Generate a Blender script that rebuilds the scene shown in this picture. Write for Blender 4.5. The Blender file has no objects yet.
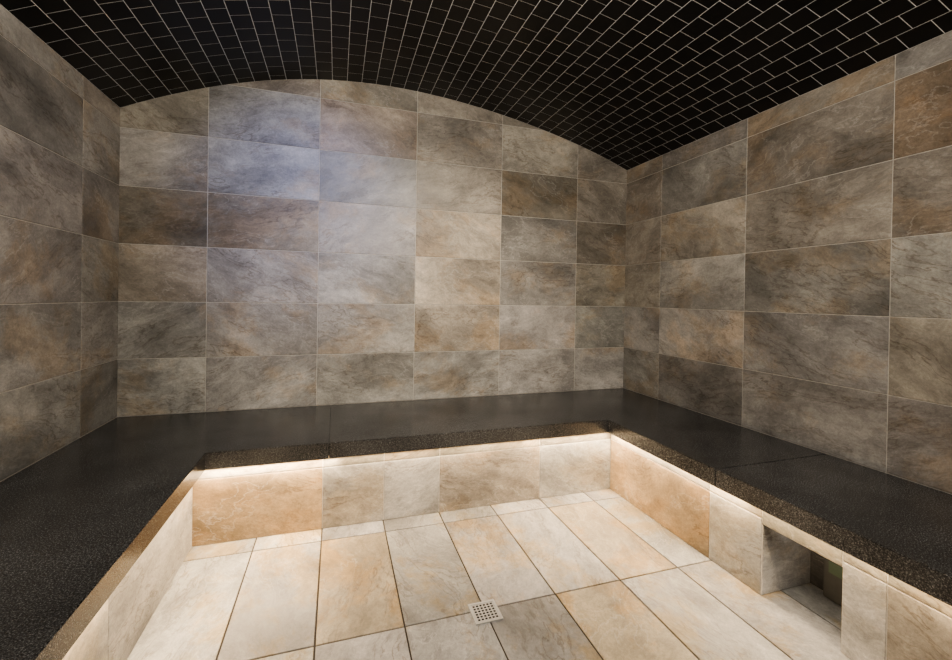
import bpy, bmesh, math, random
from mathutils import Vector, Matrix
random.seed(11)
W=3.097; YF=-3.4; BT=0.40; SB=0.33; SPR=2.0
COL=bpy.context.scene.collection
bpy.context.scene.view_settings.look='AgX - Medium High Contrast'

# ---------------------------------------------------------------- helpers
def arch(x):
    R=3.798; cz=SPR+0.33-R
    return cz+math.sqrt(R*R-(x-W/2)**2)+0.025*math.sin(2*math.pi*x/W)

def inset(poly,d):
    n=len(poly); out=[]
    lines=[]
    for i in range(n):
        a=Vector(poly[i]); b=Vector(poly[(i+1)%n]); e=(b-a)
        if e.length<1e-6: continue
        e.normalize(); nrm=Vector((-e.y,e.x)); lines.append((a+nrm*d,e))
    m=len(lines)
    for i in range(m):
        p,e=lines[i-1]; q,g=lines[i]
        cr=e.x*g.y-e.y*g.x
        if abs(cr)<1e-4: out.append(tuple(q)); continue
        t=((q.x-p.x)*g.y-(q.y-p.y)*g.x)/cr
        out.append(tuple(p+e*t))
    return out

def area(poly):
    return 0.5*sum(poly[i][0]*poly[(i+1)%len(poly)][1]-poly[(i+1)%len(poly)][0]*poly[i][1] for i in range(len(poly)))

def clip(poly,a,b):
    out=[];ex=b[0]-a[0];ey=b[1]-a[1]
    def s(p): return ex*(p[1]-a[1])-ey*(p[0]-a[0])
    for i in range(len(poly)):
        p=poly[i];q=poly[(i+1)%len(poly)];sp=s(p);sq=s(q)
        if sp>=0: out.append(p)
        if (sp>=0)!=(sq>=0):
            t=sp/(sp-sq); out.append((p[0]+(q[0]-p[0])*t,p[1]+(q[1]-p[1])*t))
    return out

class TM:
    """tiled mesh: stone tiles standing proud of a grout bed, per-tile tint + texture seed"""
    def __init__(s): s.bm=bmesh.new(); s.lt=s.bm.faces.layers.float_vector.new('tint'); s.ls=s.bm.faces.layers.float_vector.new('seed')
    def face(s,pts,mat,tint=(1,1,1),seed=(0,0,0)):
        f=s.bm.faces.new([s.bm.verts.new(p) for p in pts]); f.material_index=mat; f[s.lt]=tint; f[s.ls]=seed; return f
    def tile(s,poly,M,tint,g=0.0035,h=0.003,bv=0.0012,mat=0):
        if len(poly)<3: return
        a=area(poly)
        if abs(a)<1e-5: return
        if a<0: poly=poly[::-1]
        p0=inset(poly,g/2)
        if len(p0)<3 or area(p0)<=1e-6: return
        p1=inset(p0,bv)
        if len(p1)!=len(p0) or area(p1)<=1e-6: p1=p0
        seed=tuple(random.uniform(-40,40) for _ in range(3))
        def T(p,z): return M@Vector((p[0],p[1],z))
        n=len(p0)
        s.face([T(p,h) for p in p1],mat,tint,seed)
        for i in range(n):
            j=(i+1)%n
            if p1 is not p0: s.face([T(p0[i],h-bv),T(p0[j],h-bv),T(p1[j],h),T(p1[i],h)],mat,tint,seed)
            s.face([T(p0[i],0),T(p0[j],0),T(p0[j],h-bv if p1 is not p0 else h),T(p0[i],h-bv if p1 is not p0 else h)],mat,tint,seed)
    def slab(s,poly,M,t,mat=1):
        if area(poly)<0: poly=poly[::-1]
        T=lambda p,z:M@Vector((p[0],p[1],z)); n=len(poly)
        s.face([T(p,0) for p in poly],mat); s.face([T(p,-t) for p in poly[::-1]],mat)
        for i in range(n):
            j=(i+1)%n; s.face([T(poly[i],-t),T(poly[j],-t),T(poly[j],0),T(poly[i],0)],mat)
    def done(s,name,mats):
        me=bpy.data.meshes.new(name); s.bm.normal_update(); s.bm.to_mesh(me); s.bm.free()
        for m in mats: me.materials.append(m)
        o=bpy.data.objects.new(name,me); COL.objects.link(o); return o

def frame(o,u,v):
    u=Vector(u);v=Vector(v);n=u.cross(v)
    return Matrix(((u.x,v.x,n.x,o[0]),(u.y,v.y,n.y,o[1]),(u.z,v.z,n.z,o[2]),(0,0,0,1)))
def rect(a,b,c,d): return [(a,c),(b,c),(b,d),(a,d)]

def box(name,lo,hi,mat,bevel=0.0,parent=None):
    bm=bmesh.new(); bmesh.ops.create_cube(bm,size=1)
    for v in bm.verts: v.co=Vector([lo[i]+(v.co[i]+.5)*(hi[i]-lo[i]) for i in range(3)])
    if bevel: bmesh.ops.bevel(bm,geom=bm.edges[:],offset=bevel,segments=2,affect='EDGES')
    me=bpy.data.meshes.new(name); bm.to_mesh(me); bm.free(); me.materials.append(mat)
    o=bpy.data.objects.new(name,me); COL.objects.link(o)
    if parent: o.parent=parent
    return o

# ---------------------------------------------------------------- materials
def newmat(name):
    m=bpy.data.materials.new(name); m.use_nodes=True; nt=m.node_tree
    for n in list(nt.nodes): nt.nodes.remove(n)
    out=nt.nodes.new('ShaderNodeOutputMaterial'); b=nt.nodes.new('ShaderNodeBsdfPrincipled')
    nt.links.new(b.outputs[0],out.inputs[0]); return m,nt,b
def ramp(nt,pts,inp):
    r=nt.nodes.new('ShaderNodeValToRGB'); e=r.color_ramp.elements
    while len(e)<len(pts): e.new(.5)
    for x,(p,c) in zip(e,pts): x.position=p; x.color=(c[0],c[1],c[2],1) if isinstance(c,tuple) else (c,c,c,1)
    nt.links.new(inp,r.inputs[0]); return r.outputs[0]
def mix(nt,mode,fac,a,b):
    m=nt.nodes.new('ShaderNodeMix'); m.data_type='RGBA'; m.blend_type=mode
    for s,v in ((m.inputs[0],fac),(m.inputs[6],a),(m.inputs[7],b)):
        if hasattr(v,'links'): nt.links.new(v,s)
        elif isinstance(v,tuple): s.default_value=(*v,1)
        else: s.default_value=v
    return m.outputs[2]
def mathn(nt,op,a,b):
    m=nt.nodes.new('ShaderNodeMath'); m.operation=op
    for s,v in ((m.inputs[0],a),(m.inputs[1],b)):
        if hasattr(v,'links'): nt.links.new(v,s)
        else: s.default_value=v
    return m.outputs[0]

def stone(name,rough=.5,floor=False,contrast=1.0,bumpk=.25,rust=.5,rustcol=(1.12,.93,.72),lines=1.0):
    m,nt,b=newmat(name)
    tc=nt.nodes.new('ShaderNodeTexCoord'); at=nt.nodes.new('ShaderNodeAttribute'); at.attribute_name='seed'
    ti=nt.nodes.new('ShaderNodeAttribute'); ti.attribute_name='tint'
    sc=nt.nodes.new('ShaderNodeVectorMath'); sc.operation='SCALE'; sc.inputs['Scale'].default_value=.011
    nt.links.new(at.outputs['Vector'],sc.inputs[0])
    vr=nt.nodes.new('ShaderNodeVectorRotate'); vr.rotation_type='EULER_XYZ'
    nt.links.new(tc.outputs['Object'],vr.inputs['Vector']); nt.links.new(sc.outputs[0],vr.inputs['Rotation'])
    add=nt.nodes.new('ShaderNodeVectorMath'); add.operation='ADD'
    nt.links.new(vr.outputs[0],add.inputs[0]); nt.links.new(at.outputs['Vector'],add.inputs[1])
    wn=nt.nodes.new('ShaderNodeTexNoise'); wn.inputs['Scale'].default_value=3.0; wn.inputs['Detail'].default_value=8
    nt.links.new(add.outputs[0],wn.inputs['Vector'])
    ws=nt.nodes.new('ShaderNodeVectorMath'); ws.operation='SCALE'; ws.inputs['Scale'].default_value=.14
    nt.links.new(wn.outputs['Color'],ws.inputs[0])
    wa=nt.nodes.new('ShaderNodeVectorMath'); wa.operation='ADD'
    nt.links.new(add.outputs[0],wa.inputs[0]); nt.links.new(ws.outputs[0],wa.inputs[1])
    def mapping(k):
        mp=nt.nodes.new('ShaderNodeMapping'); mp.inputs['Scale'].default_value=(1,1,k) if not floor else (k,1,1)
        nt.links.new(wa.outputs[0],mp.inputs[0]); return mp.outputs[0]
    V1=mapping(1.4); V3=mapping(2.5); V5=mapping(3.8)
    def noise(sc,det,ro,vec=None):
        n=nt.nodes.new('ShaderNodeTexNoise'); n.inputs['Scale'].default_value=sc; n.inputs['Detail'].default_value=det
        n.inputs['Roughness'].default_value=ro
        nt.links.new(vec or V1,n.inputs['Vector']); return n.outputs[0]
    big=noise(1.8,6,.55); med=noise(12,10,.80); fine=noise(80,5,.9); ru=noise(2.2,10,.70)
    st=noise(3.0,13,.80,V3); patch=noise(1.8,10,.60,V3); ve=noise(1.1,12,.56,V5); ve2=noise(1.5,10,.56,V3); mask=noise(2.6,4,.5)
    k=contrast
    c=mix(nt,'MULTIPLY',1.0,ti.outputs['Color'],ramp(nt,[(.36,1-.26*k),(.5,1.0),(.64,1+.26*k)],big))
    c=mix(nt,'MULTIPLY',1.0,c,ramp(nt,[(.38,1-.26*k),(.420,1-.20*k),(.426,1-.10*k),(.487,1-.06*k),(.493,1+.02*k),(.555,1+.05*k),(.561,1+.15*k),(.66,1+.24*k)],patch))
    c=mix(nt,'MULTIPLY',1.0,c,ramp(nt,[(.38,1-.18*k),(.5,1.0),(.62,1+.15*k)],med))
    c=mix(nt,'MULTIPLY',1.0,c,ramp(nt,[(.38,1-.19*k),(.5,1.0),(.62,1+.15*k)],st))
    c=mix(nt,'MULTIPLY',1.0,c,ramp(nt,[(.36,1-.18*k),(.64,1+.17*k)],fine))
    rf=ramp(nt,[(.51,0.0),(.60,rust)],ru)
    c=mix(nt,'MULTIPLY',rf,c,rustcol)
    mk=ramp(nt,[(.44,0.0),(.56,1.0)],mask); mk2=ramp(nt,[(.42,1.0),(.54,0.0)],mask)
    def ridges(n,cs,wd):
        pts=[(0,0.0)]
        for q in cs: pts+= [(q-wd,0.0),(q,1.0),(q+wd*.35,0.0)]
        return ramp(nt,pts,n)
    d1=mathn(nt,'MULTIPLY',mathn(nt,'MULTIPLY',ridges(ve,[.44,.485,.53],.009),mk),.85*lines)
    c=mix(nt,'MULTIPLY',d1,c,(.50,.44,.38))
    d2=mathn(nt,'MULTIPLY',mathn(nt,'MULTIPLY',ridges(ve2,[.45,.50,.55],.006),mk2),.9*lines)
    c=mix(nt,'SCREEN',d2,c,(.20,.19,.175))
    nt.links.new(c,b.inputs['Base Color'])
    rr=ramp(nt,[(.3,rough-.1),(.7,rough+.12)],med); nt.links.new(rr,b.inputs['Roughness'])
    bp=nt.nodes.new('ShaderNodeBump'); bp.inputs['Strength'].default_value=bumpk; bp.inputs['Distance'].default_value=.006
    nt.links.new(mix(nt,'ADD',.12,mix(nt,'ADD',.6,patch,st),fine),bp.inputs['Height']); nt.links.new(bp.outputs[0],b.inputs['Normal'])
    return m

def grout(name,col):
    m,nt,b=newmat(name); tc=nt.nodes.new('ShaderNodeTexCoord'); n=nt.nodes.new('ShaderNodeTexNoise')
    n.inputs['Scale'].default_value=60; nt.links.new(tc.outputs['Object'],n.inputs['Vector'])
    nt.links.new(ramp(nt,[(.3,tuple(x*.8 for x in col)),(.7,tuple(min(1,x*1.1) for x in col))],n.outputs[0]),b.inputs['Base Color'])
    b.inputs['Roughness'].default_value=.9; return m

M_WALL=stone('wall_stone_tile',rough=.48,bumpk=.25,rust=.6,contrast=1.05)
M_FLOOR=stone('floor_stone_tile',rough=.42,floor=True,contrast=.95,bumpk=.15,rust=1.0,rustcol=(1.04,.85,.58),lines=1.0)
M_RISE=stone('riser_stone_tile',rough=.5,contrast=1.1,bumpk=.3,rust=.5,rustcol=(1.08,.90,.66))
G_WALL=grout('pale_grout',(.62,.58,.52)); G_FLOOR=grout('brown_floor_grout',(.070,.058,.048)); G_CEIL=grout('pale_grey_grout',(.84,.87,.90))

def mosaic():
    m,nt,b=newmat('black_mosaic'); ti=nt.nodes.new('ShaderNodeAttribute'); ti.attribute_name='tint'
    nt.links.new(mix(nt,'MULTIPLY',1.0,ti.outputs['Color'],(.0060,.0061,.0064)),b.inputs['Base Color'])
    b.inputs['Roughness'].default_value=.30; b.inputs['Specular IOR Level'].default_value=.35; return m
M_MOS=mosaic()

def granite():
    m,nt,b=newmat('dark_speckled_granite'); tc=nt.nodes.new('ShaderNodeTexCoord')
    def noise(sc,det,ro):
        n=nt.nodes.new('ShaderNodeTexNoise'); n.inputs['Scale'].default_value=sc; n.inputs['Detail'].default_value=det; n.inputs['Roughness'].default_value=ro
        nt.links.new(tc.outputs['Object'],n.inputs['Vector']); return n.outputs[0]
    a=noise(300,3,.65); c2=noise(120,4,.7); c3=noise(4,5,.6)
    c=ramp(nt,[(.36,(.024,.024,.0245)),(.48,(.046,.0455,.045)),(.57,(.088,.087,.086)),(.66,(.22,.218,.215))],a)
    c=mix(nt,'MULTIPLY',1.0,c,ramp(nt,[(.40,.7),(.60,1.25)],c2))
    c=mix(nt,'MULTIPLY',1.0,c,ramp(nt,[(.3,.68),(.7,1.3)],c3))
    nt.links.new(c,b.inputs['Base Color'])
    nt.links.new(ramp(nt,[(.3,.18),(.7,.27)],c2),b.inputs['Roughness'])
    return m
M_GRAN=granite()
def simple(name,col,rough=.5,metal=0,em=None,es=0):
    m,nt,b=newmat(name); tc=nt.nodes.new('ShaderNodeTexCoord'); n=nt.nodes.new('ShaderNodeTexNoise'); n.inputs['Scale'].default_value=40
    nt.links.new(tc.outputs['Object'],n.inputs['Vector'])
    nt.links.new(ramp(nt,[(.3,tuple(x*.9 for x in col)),(.7,col)],n.outputs[0]),b.inputs['Base Color'])
    b.inputs['Roughness'].default_value=rough; b.inputs['Metallic'].default_value=metal
    if em: b.inputs['Emission Color'].default_value=(*em,1); b.inputs['Emission Strength'].default_value=es
    return m
M_STEEL=simple('brushed_steel',(.56,.57,.58),.42,.7)
M_DARK=simple('painted_hole_shade',(.008,.008,.008),.9)  # near-black colour standing in for shade below the grate
M_LED=simple('warm_led_diffuser',(.9,.8,.6),.4,0,(1.0,.70,.38),2.5)
M_GREEN=simple('green_tape',(.13,.17,.11),.5)
M_PLAST=simple('pale_plastic',(.40,.40,.36),.45)

# ---------------------------------------------------------------- tints
def jit(c,a=.08):
    k=1+random.uniform(-a,a); return tuple(x*k*(1+random.uniform(-.012,.012)) for x in c)
GR=(.285,.267,.242); LG=(.370,.349,.318); GO=(.372,.326,.264); DB=(.205,.182,.148); TN=(.315,.282,.238)
BL=(.325,.317,.305); MG=(.325,.306,.278); PK=(.330,.275,.225)
# ---------------------------------------------------------------- back wall
archpts=[(W*i/48,arch(W*i/48)) for i in range(49)]
def clip_arch(poly):
    for i in range(48,0,-1):
        poly=clip(poly,archpts[i],archpts[i-1])
        if len(poly)<3: return []
    return poly
rows=[.10,.40,.70,1.0,1.3,1.6,1.9,2.2,2.5]
bx=[0,.403,.974,1.545,2.115,2.686,W]
bt={1:[LG,MG,LG,LG,LG,LG],2:[MG,MG,MG,GO,MG,MG],3:[GO,MG,LG,GO,MG,TN],4:[DB,(.235,.205,.165),MG,GO,GR,DB],
    5:[MG,BL,MG,TN,DB,TN],6:[TN,BL,PK,TN,TN,TN],7:[TN]*6,0:[GR]*6}
t=TM(); Mb=frame((0,0,0),(1,0,0),(0,0,1))
t.slab([(0,0),(W,0)]+[p for p in reversed(archpts)],Mb@Matrix.Translation((0,0,0)),.1)
for r in range(8):
    for c in range(6):
        t.tile(clip_arch(rect(bx[c],bx[c+1],rows[r],rows[r+1])),Mb,jit(bt[r][c]))
o=t.done('wall_back',[M_WALL,G_WALL]); o['kind']='structure'; o['label']='arched end wall of brown-grey stone-look tiles'
# ---------------------------------------------------------------- side walls
def sidewall(name,x,flip,ys,tints,label):
    t=TM()
    if flip: M=frame((x,0,0),(0,-1,0),(0,0,1))
    else: M=frame((x,YF,0),(0,1,0),(0,0,1))
    L=-YF
    t.slab(rect(0,L,0,SPR+.02),M,.1)
    for r in range(7):
        z0,z1=rows[r],min(rows[r+1],SPR)
        if z1<=z0: continue
        for c in range(len(ys)-1):
            a,b=ys[c],ys[c+1]
            if not flip: a,b=L-b,L-a
            t.tile(rect(a,b,z0,z1),M,jit(tints.get((r,c),random.choice([GR,GR,TN,GR,LG]))))
    o=t.done(name,[M_WALL,G_WALL]); o['kind']='structure'; o['label']=label
rt={(1,0):LG,(2,0):LG,(3,0):TN,(4,0):TN,(5,0):TN,(1,1):GR,(2,1):LG,(3,1):MG,(4,1):TN,(5,1):GR,(6,1):GR,(1,2):GR,(2,2):(.28,.268,.250),(3,2):GR,(4,2):(.225,.205,.175),(5,2):(.225,.20,.17),(6,2):TN,
    (1,3):GR,(2,3):TN,(3,3):LG,(4,3):TN,(5,3):(.20,.155,.112)}
sidewall('wall_right',W,True,[0,.366,.985,1.609,2.23,2.85,3.4],rt,'side wall of brown-grey stone-look tiles')
lt={(1,1):MG,(2,1):LG,(3,1):GR,(4,1):GR,(5,1):GR,(1,0):GR,(2,0):MG,(3,0):GR,(4,0):GR,(5,0):GR}
sidewall('wall_left',0,False,[0,.342,.95,1.55,2.15,2.75,3.4],lt,'side wall of grey stone-look tiles')
t=TM(); M=frame((W,YF,0),(-1,0,0),(0,0,1)); 
t.slab([(0,0),(W,0)]+[(W-p[0],p[1]) for p in archpts],M,.1)
for r in range(1,6):
    for c in range(5):
        t.tile(rect(c*W/5,(c+1)*W/5,rows[r],rows[r+1]),M,jit(GR))
o=t.done('wall_front',[M_WALL,G_WALL]); o['kind']='structure'; o['label']='plain end wall of grey stone-look tiles'
# ---------------------------------------------------------------- ceiling
CW,CD=.084,.100
t=TM(); NS=2000
tab=[(0,0.0)]; 
for i in range(1,NS+1):
    x0=W*(i-1)/NS;x1=W*i/NS; tab.append((x1,tab[-1][1]+math.hypot(x1-x0,arch(x1)-arch(x0))))
LEN=tab[-1][1]
def at(s):
    s=max(0,min(LEN,s)); lo,hi=0,NS
    while hi-lo>1:
        m=(lo+hi)//2
        if tab[m][1]<=s: lo=m
        else: hi=m
    f=(s-tab[lo][1])/(tab[hi][1]-tab[lo][1]); x=tab[lo][0]+f*(tab[hi][0]-tab[lo][0]); return Vector((x,0,arch(x)))
nc=round(LEN/CW); cw=LEN/nc
for c in range(nc):
    a=at(c*cw); b=at((c+1)*cw); w=(b-a).length; u=(b-a)/w
    M=frame((b.x,YF,b.z),tuple(-u),(0,1,0))
    off=(c%2)*CD/2; y=-off
    t.slab(rect(0,w,0,-YF),M,.03)
    while y<-YF:
        lo=max(0,y); hi=min(-YF,y+CD)
        g=random.uniform(.7,1.3)
        t.tile(rect(0,w,lo,hi),M,(g,g,g),g=.0030,h=.0007,bv=.0003)
        y+=CD
o=t.done('ceiling',[M_MOS,G_CEIL]); o['kind']='structure'; o['label']='barrel-vaulted ceiling of black mosaic tiles with pale grout'
# ---------------------------------------------------------------- floor
FL=(.405,.39,.36); FG=(.415,.35,.25); FY=(.335,.325,.305)
RX0,RX1,RY=.525,2.53,-.66
t=TM(); Mf=frame((0,YF,0),(1,0,0),(0,1,0)); Y=lambda y:y-YF
t.slab(rect(-.1,W+.1,-.1,-YF+.1),Mf,.1)
fx=[.0,.24,.497,.765,1.03,1.298,1.565,1.83,2.10,2.365,2.63,W]
ft=[FL,FL,FL,FL,FG,FY,FL,FL,FG,FY,FL]
fn=[FL,FL,FY,FL,FL,FY,FY,FG,FL,FY,FY]
fy=[-3.4,-3.08,-2.5,-1.92,-1.34,-.76,-.45,0]
for i in range(len(fx)-1):
    for j in range(len(fy)-1):
        t.tile(rect(fx[i],fx[i+1],Y(fy[j]),Y(fy[j+1])),Mf,jit(ft[i] if j==4 else fn[i] if j==3 else random.choice([FL,FY,FL]),.05),g=.0052,h=.003)
o=t.done('floor',[M_FLOOR,G_FLOOR]); o['kind']='structure'; o['label']='pale beige stone-look tile floor'
FT=.003
# ---------------------------------------------------------------- bench
bench=bpy.data.objects.new('bench',None); COL.objects.link(bench); bench.location=(W/2,-.35,FT)
bench['label']='built-in U-shaped steam room bench, dark speckled granite seat on tiled risers'; bench['category']='bench'
bpy.context.view_layer.update()
def adopt(o):
    o.parent=bench; o.matrix_parent_inverse=bench.matrix_world.inverted()
def prism(name,poly,z0,z1,mat,bevel):
    bm=bmesh.new()
    if area(poly)<0: poly=poly[::-1]
    f=bm.faces.new([bm.verts.new((x,y,z1)) for x,y in poly])
    r=bmesh.ops.extrude_face_region(bm,geom=[f])
    for v in r['geom']:
        if isinstance(v,bmesh.types.BMVert): v.co.z=z0
    bmesh.ops.recalc_face_normals(bm,faces=bm.faces)
    bmesh.ops.bevel(bm,geom=bm.edges[:],offset=bevel,segments=2,affect='EDGES')
    me=bpy.data.meshes.new(name); bm.to_mesh(me); bm.free(); me.materials.append(mat)
    o=bpy.data.objects.new(name,me); COL.objects.link(o); adopt(o); return o
E=.004; SX0,SX1,SY=.58,2.482,-.70; SM=1.055; g=.0004
for poly in ([(E,-E),(SM-g,-E),(SM-g,SY),(SX0,SY),(SX0,YF+E),(E,YF+E)],
             [(SM+g,-E),(W-E,-E),(W-E,-1.40+g),(SX1,-1.40+g),(SX1,SY),(SM+g,SY)],
             [(W-E,-1.40-g),(W-E,YF+E),(SX1,YF+E),(SX1,-1.40-g)]):
    o=prism('seat_slab',poly,SB,BT,M_GRAN,.0025); o['label']='dark speckled granite seat slab'
TZ=.278
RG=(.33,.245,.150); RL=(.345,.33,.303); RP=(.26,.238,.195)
def riser(name,M,L,joints,tints,blocks,zt=TZ):
    t=TM()
    for a,b,c,d in blocks: t.slab(rect(a,b,c,d),M,.10)
    for i in range(len(joints)-1):
        if tints[i] is None: continue
        t.tile(rect(joints[i],joints[i+1],FT,zt),M,jit(tints[i],.04))
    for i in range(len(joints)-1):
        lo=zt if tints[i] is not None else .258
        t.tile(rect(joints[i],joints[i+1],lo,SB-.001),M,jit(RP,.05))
    o=t.done(name,[M_RISE,G_WALL]); adopt(o); return o
Mr=frame((0,RY+.003,0),(1,0,0),(0,0,1))
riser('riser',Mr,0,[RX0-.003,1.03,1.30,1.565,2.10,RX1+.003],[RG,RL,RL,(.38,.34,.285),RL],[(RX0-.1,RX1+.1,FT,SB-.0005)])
Ml=frame((RX0-.003,0,0),(0,1,0),(0,0,1))
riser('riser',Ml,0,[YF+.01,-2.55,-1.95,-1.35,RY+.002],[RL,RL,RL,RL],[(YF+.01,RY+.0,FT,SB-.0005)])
Mrr=frame((RX1+.003,0,0),(0,-1,0),(0,0,1))
NY0,NY1,NX,NZ=1.556,1.814,2.775,.258
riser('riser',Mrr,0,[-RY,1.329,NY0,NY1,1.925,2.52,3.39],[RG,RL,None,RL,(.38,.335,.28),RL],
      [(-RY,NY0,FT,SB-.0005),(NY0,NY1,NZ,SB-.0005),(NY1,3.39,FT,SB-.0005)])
t=TM()
t.slab(rect(RX1+.103,NX,FT,NZ),frame((0,-NY0,0),(1,0,0),(0,0,1)),.05)
t.tile(rect(RX1+.004,NX,FT,NZ),frame((0,-NY0,0),(1,0,0),(0,0,1)),(.38,.378,.372),h=.003)
Mn=frame((0,-NY1,0),(-1,0,0),(0,0,1))
t.slab(rect(-NX,-(RX1+.103),FT,NZ),Mn,.05); t.tile(rect(-NX,-(RX1+.004),FT,NZ),Mn,jit(GR))
Mk=frame((NX,0,0),(0,-1,0),(0,0,1))
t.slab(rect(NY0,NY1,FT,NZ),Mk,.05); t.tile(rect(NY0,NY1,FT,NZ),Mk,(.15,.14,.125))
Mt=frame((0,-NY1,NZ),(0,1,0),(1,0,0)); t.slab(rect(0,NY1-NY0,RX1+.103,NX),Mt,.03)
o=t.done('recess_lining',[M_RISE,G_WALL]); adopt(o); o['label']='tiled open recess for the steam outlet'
def strip(lo,hi):
    o=box('light_strip',lo,hi,M_LED,.001); adopt(o); o['label']='warm glowing LED strip under the seat edge'
LZ0,LZ1=.3235,.3295
strip((RX0+.03,RY-.012,LZ0),(RX1-.03,RY-.003,LZ1))
strip((RX0+.003,YF+.05,LZ0),(RX0+.012,RY-.02,LZ1))
strip((RX1-.012,YF+.05,LZ0),(RX1-.003,RY-.02,LZ1))
# ---------------------------------------------------------------- steam outlet in the recess
so=bpy.data.objects.new('steam_outlet',None); COL.objects.link(so); so.location=(NX-.03,-1.70,FT)
so['label']='low steam outlet box with a small green label in the recess'; so['category']='steam outlet'
bpy.context.view_layer.update()
def ad2(o): o.parent=so; o.matrix_parent_inverse=so.matrix_world.inverted()
ad2(box('outlet_body',(NX-.030,-1.79,FT),(NX-.004,-1.62,.15),simple('stained_metal',(.12,.115,.10),.6),.004))
ad2(box('outlet_cover',(NX-.034,-1.795,.15),(NX-.004,-1.615,.172),M_PLAST,.003))
ad2(box('outlet_label',(NX-.032,-1.72,.100),(NX-.0295,-1.64,.140),M_GREEN))
# ---------------------------------------------------------------- drain
cx,cy=1.562,-1.355; S=.047
dr=bpy.data.objects.new('floor_drain',None); COL.objects.link(dr); dr.location=(cx,cy,FT)
dr['label']='square brushed steel floor drain with a perforated grate'; dr['category']='drain'
bpy.context.view_layer.update()
def ad3(o): o.parent=dr; o.matrix_parent_inverse=dr.matrix_world.inverted()
bm=bmesh.new()
def bbox(lo,hi):
    r=bmesh.ops.create_cube(bm,size=1)
    for v in r['verts']: v.co=Vector([lo[i]+(v.co[i]+.5)*(hi[i]-lo[i]) for i in range(3)])
z0,z1=FT,FT+.004
for lo,hi in (((cx-S,cy-S,z0),(cx+S,cy-S+.008,z1)),((cx-S,cy+S-.008,z0),(cx+S,cy+S,z1)),((cx-S,cy-S+.008,z0),(cx-S+.008,cy+S-.008,z1)),((cx+S-.008,cy-S+.008,z0),(cx+S,cy+S-.008,z1))): bbox(lo,hi)
me=bpy.data.meshes.new('drain_frame'); bm.to_mesh(me); bm.free(); me.materials.append(M_STEEL)
o=bpy.data.objects.new('drain_frame',me); COL.objects.link(o); ad3(o)
bm=bmesh.new(); n=6; span=2*(S-.010); bw=.0046; p=span/n
for i in range(n+1):
    q=-S+.010+i*p
    bbox((cx+q-bw/2,cy-S+.010,z0+.0018),(cx+q+bw/2,cy+S-.010,z1-.0008))
    bbox((cx-S+.010,cy+q-bw/2,z0+.0020),(cx+S-.010,cy+q+bw/2,z1-.0010))
me=bpy.data.meshes.new('drain_grate'); bm.to_mesh(me); bm.free(); me.materials.append(M_STEEL)
o=bpy.data.objects.new('drain_grate',me); COL.objects.link(o); ad3(o)
ad3(box('drain_hole_shade',(cx-S+.008,cy-S+.008,FT),(cx+S-.008,cy+S-.008,FT+.0006),M_DARK))  # thin near-black sheet paints the shade inside the drain holes
# ---------------------------------------------------------------- lights
def arealight(name,loc,direc,sx,sy,e,col,spread=180):
    d=bpy.data.lights.new(name,'AREA'); d.shape='RECTANGLE'; d.size=sx; d.size_y=sy; d.energy=e; d.color=col; d.spread=math.radians(spread)
    o=bpy.data.objects.new(name,d); COL.objects.link(o); o.location=loc
    o.rotation_euler=Vector(direc).to_track_quat('-Z','Y').to_euler(); return o
WARM=(1.0,.77,.51)
for x0,x1,e in ((.56,1.10,6.0),(1.12,1.98,2.3),(2.0,2.49,3.5)):
    a=arealight('led_light',((x0+x1)/2,RY-.020,.322),(0,-.0001,-1),x1-x0,.010,e,WARM); a.rotation_euler=(math.radians(-18),0,0)
a=arealight('led_light',(RX0+.020,(RY+YF)/2,.322),(0,0,-1),.010,2.6,11.5,WARM); a.rotation_euler=(0,math.radians(-18),0)
for y0,y1,e in ((-1.5,-.70,5.6),(-3.2,-1.52,3.2)):
    a=arealight('led_light',(RX1-.020,(y0+y1)/2,.322),(0,0,-1),.010,y1-y0,e,WARM); a.rotation_euler=(0,math.radians(18),0)
a=arealight('recess_fill',(RX1+.12,-1.69,.252),(0,0,-1),.02,.20,.13,(1.0,.90,.78))  # added fill to brighten the recess, no fixture modelled for it
arealight('ceiling_glow',(1.5,-2.4,2.0),(0,.85,-.52),.8,.4,38,(1.0,.93,.83))
def spot(loc,tgt,e,col,ang,bl,r=.04):
    d=bpy.data.lights.new('spot_lamp','SPOT'); d.energy=e; d.color=col; d.spot_size=math.radians(ang); d.spot_blend=bl; d.shadow_soft_size=r
    o=bpy.data.objects.new('spot_lamp',d); COL.objects.link(o); o.location=loc
    o.rotation_euler=(Vector(tgt)-Vector(loc)).to_track_quat('-Z','Y').to_euler()
spot((.95,-1.7,2.2),(.90,0,1.55),50,(.20,.34,1.0),50,1.0)
spot((1.7,-1.6,2.2),(1.75,0,.70),85,(1.0,.86,.68),76,1.0)
w=bpy.data.worlds.new('world'); bpy.context.scene.world=w; w.use_nodes=True
w.node_tree.nodes['Background'].inputs[0].default_value=(.02,.018,.016,1)
# ---------------------------------------------------------------- camera
cx,cy,cz,yaw,pit,rol,f,sy=[1.07898,-2.70739,1.04859,0.31057,-0.00695,0.01564,434.13296,-29.44989]
fw=Vector((math.sin(yaw)*math.cos(pit),math.cos(yaw)*math.cos(pit),math.sin(pit)))
r0=Vector((math.cos(yaw),-math.sin(yaw),0)); u0=r0.cross(fw)
r=r0*math.cos(rol)+u0*math.sin(rol); u=-r0*math.sin(rol)+u0*math.cos(rol)
cd=bpy.data.cameras.new('camera'); cam=bpy.data.objects.new('camera',cd); COL.objects.link(cam)
cam.matrix_world=Matrix(((r.x,u.x,-fw.x,cx),(r.y,u.y,-fw.y,cy),(r.z,u.z,-fw.z,cz),(0,0,0,1)))
cd.sensor_width=36; cd.lens=f/952*36; cd.shift_y=sy/952; cd.clip_start=.01
bpy.context.scene.camera=cam
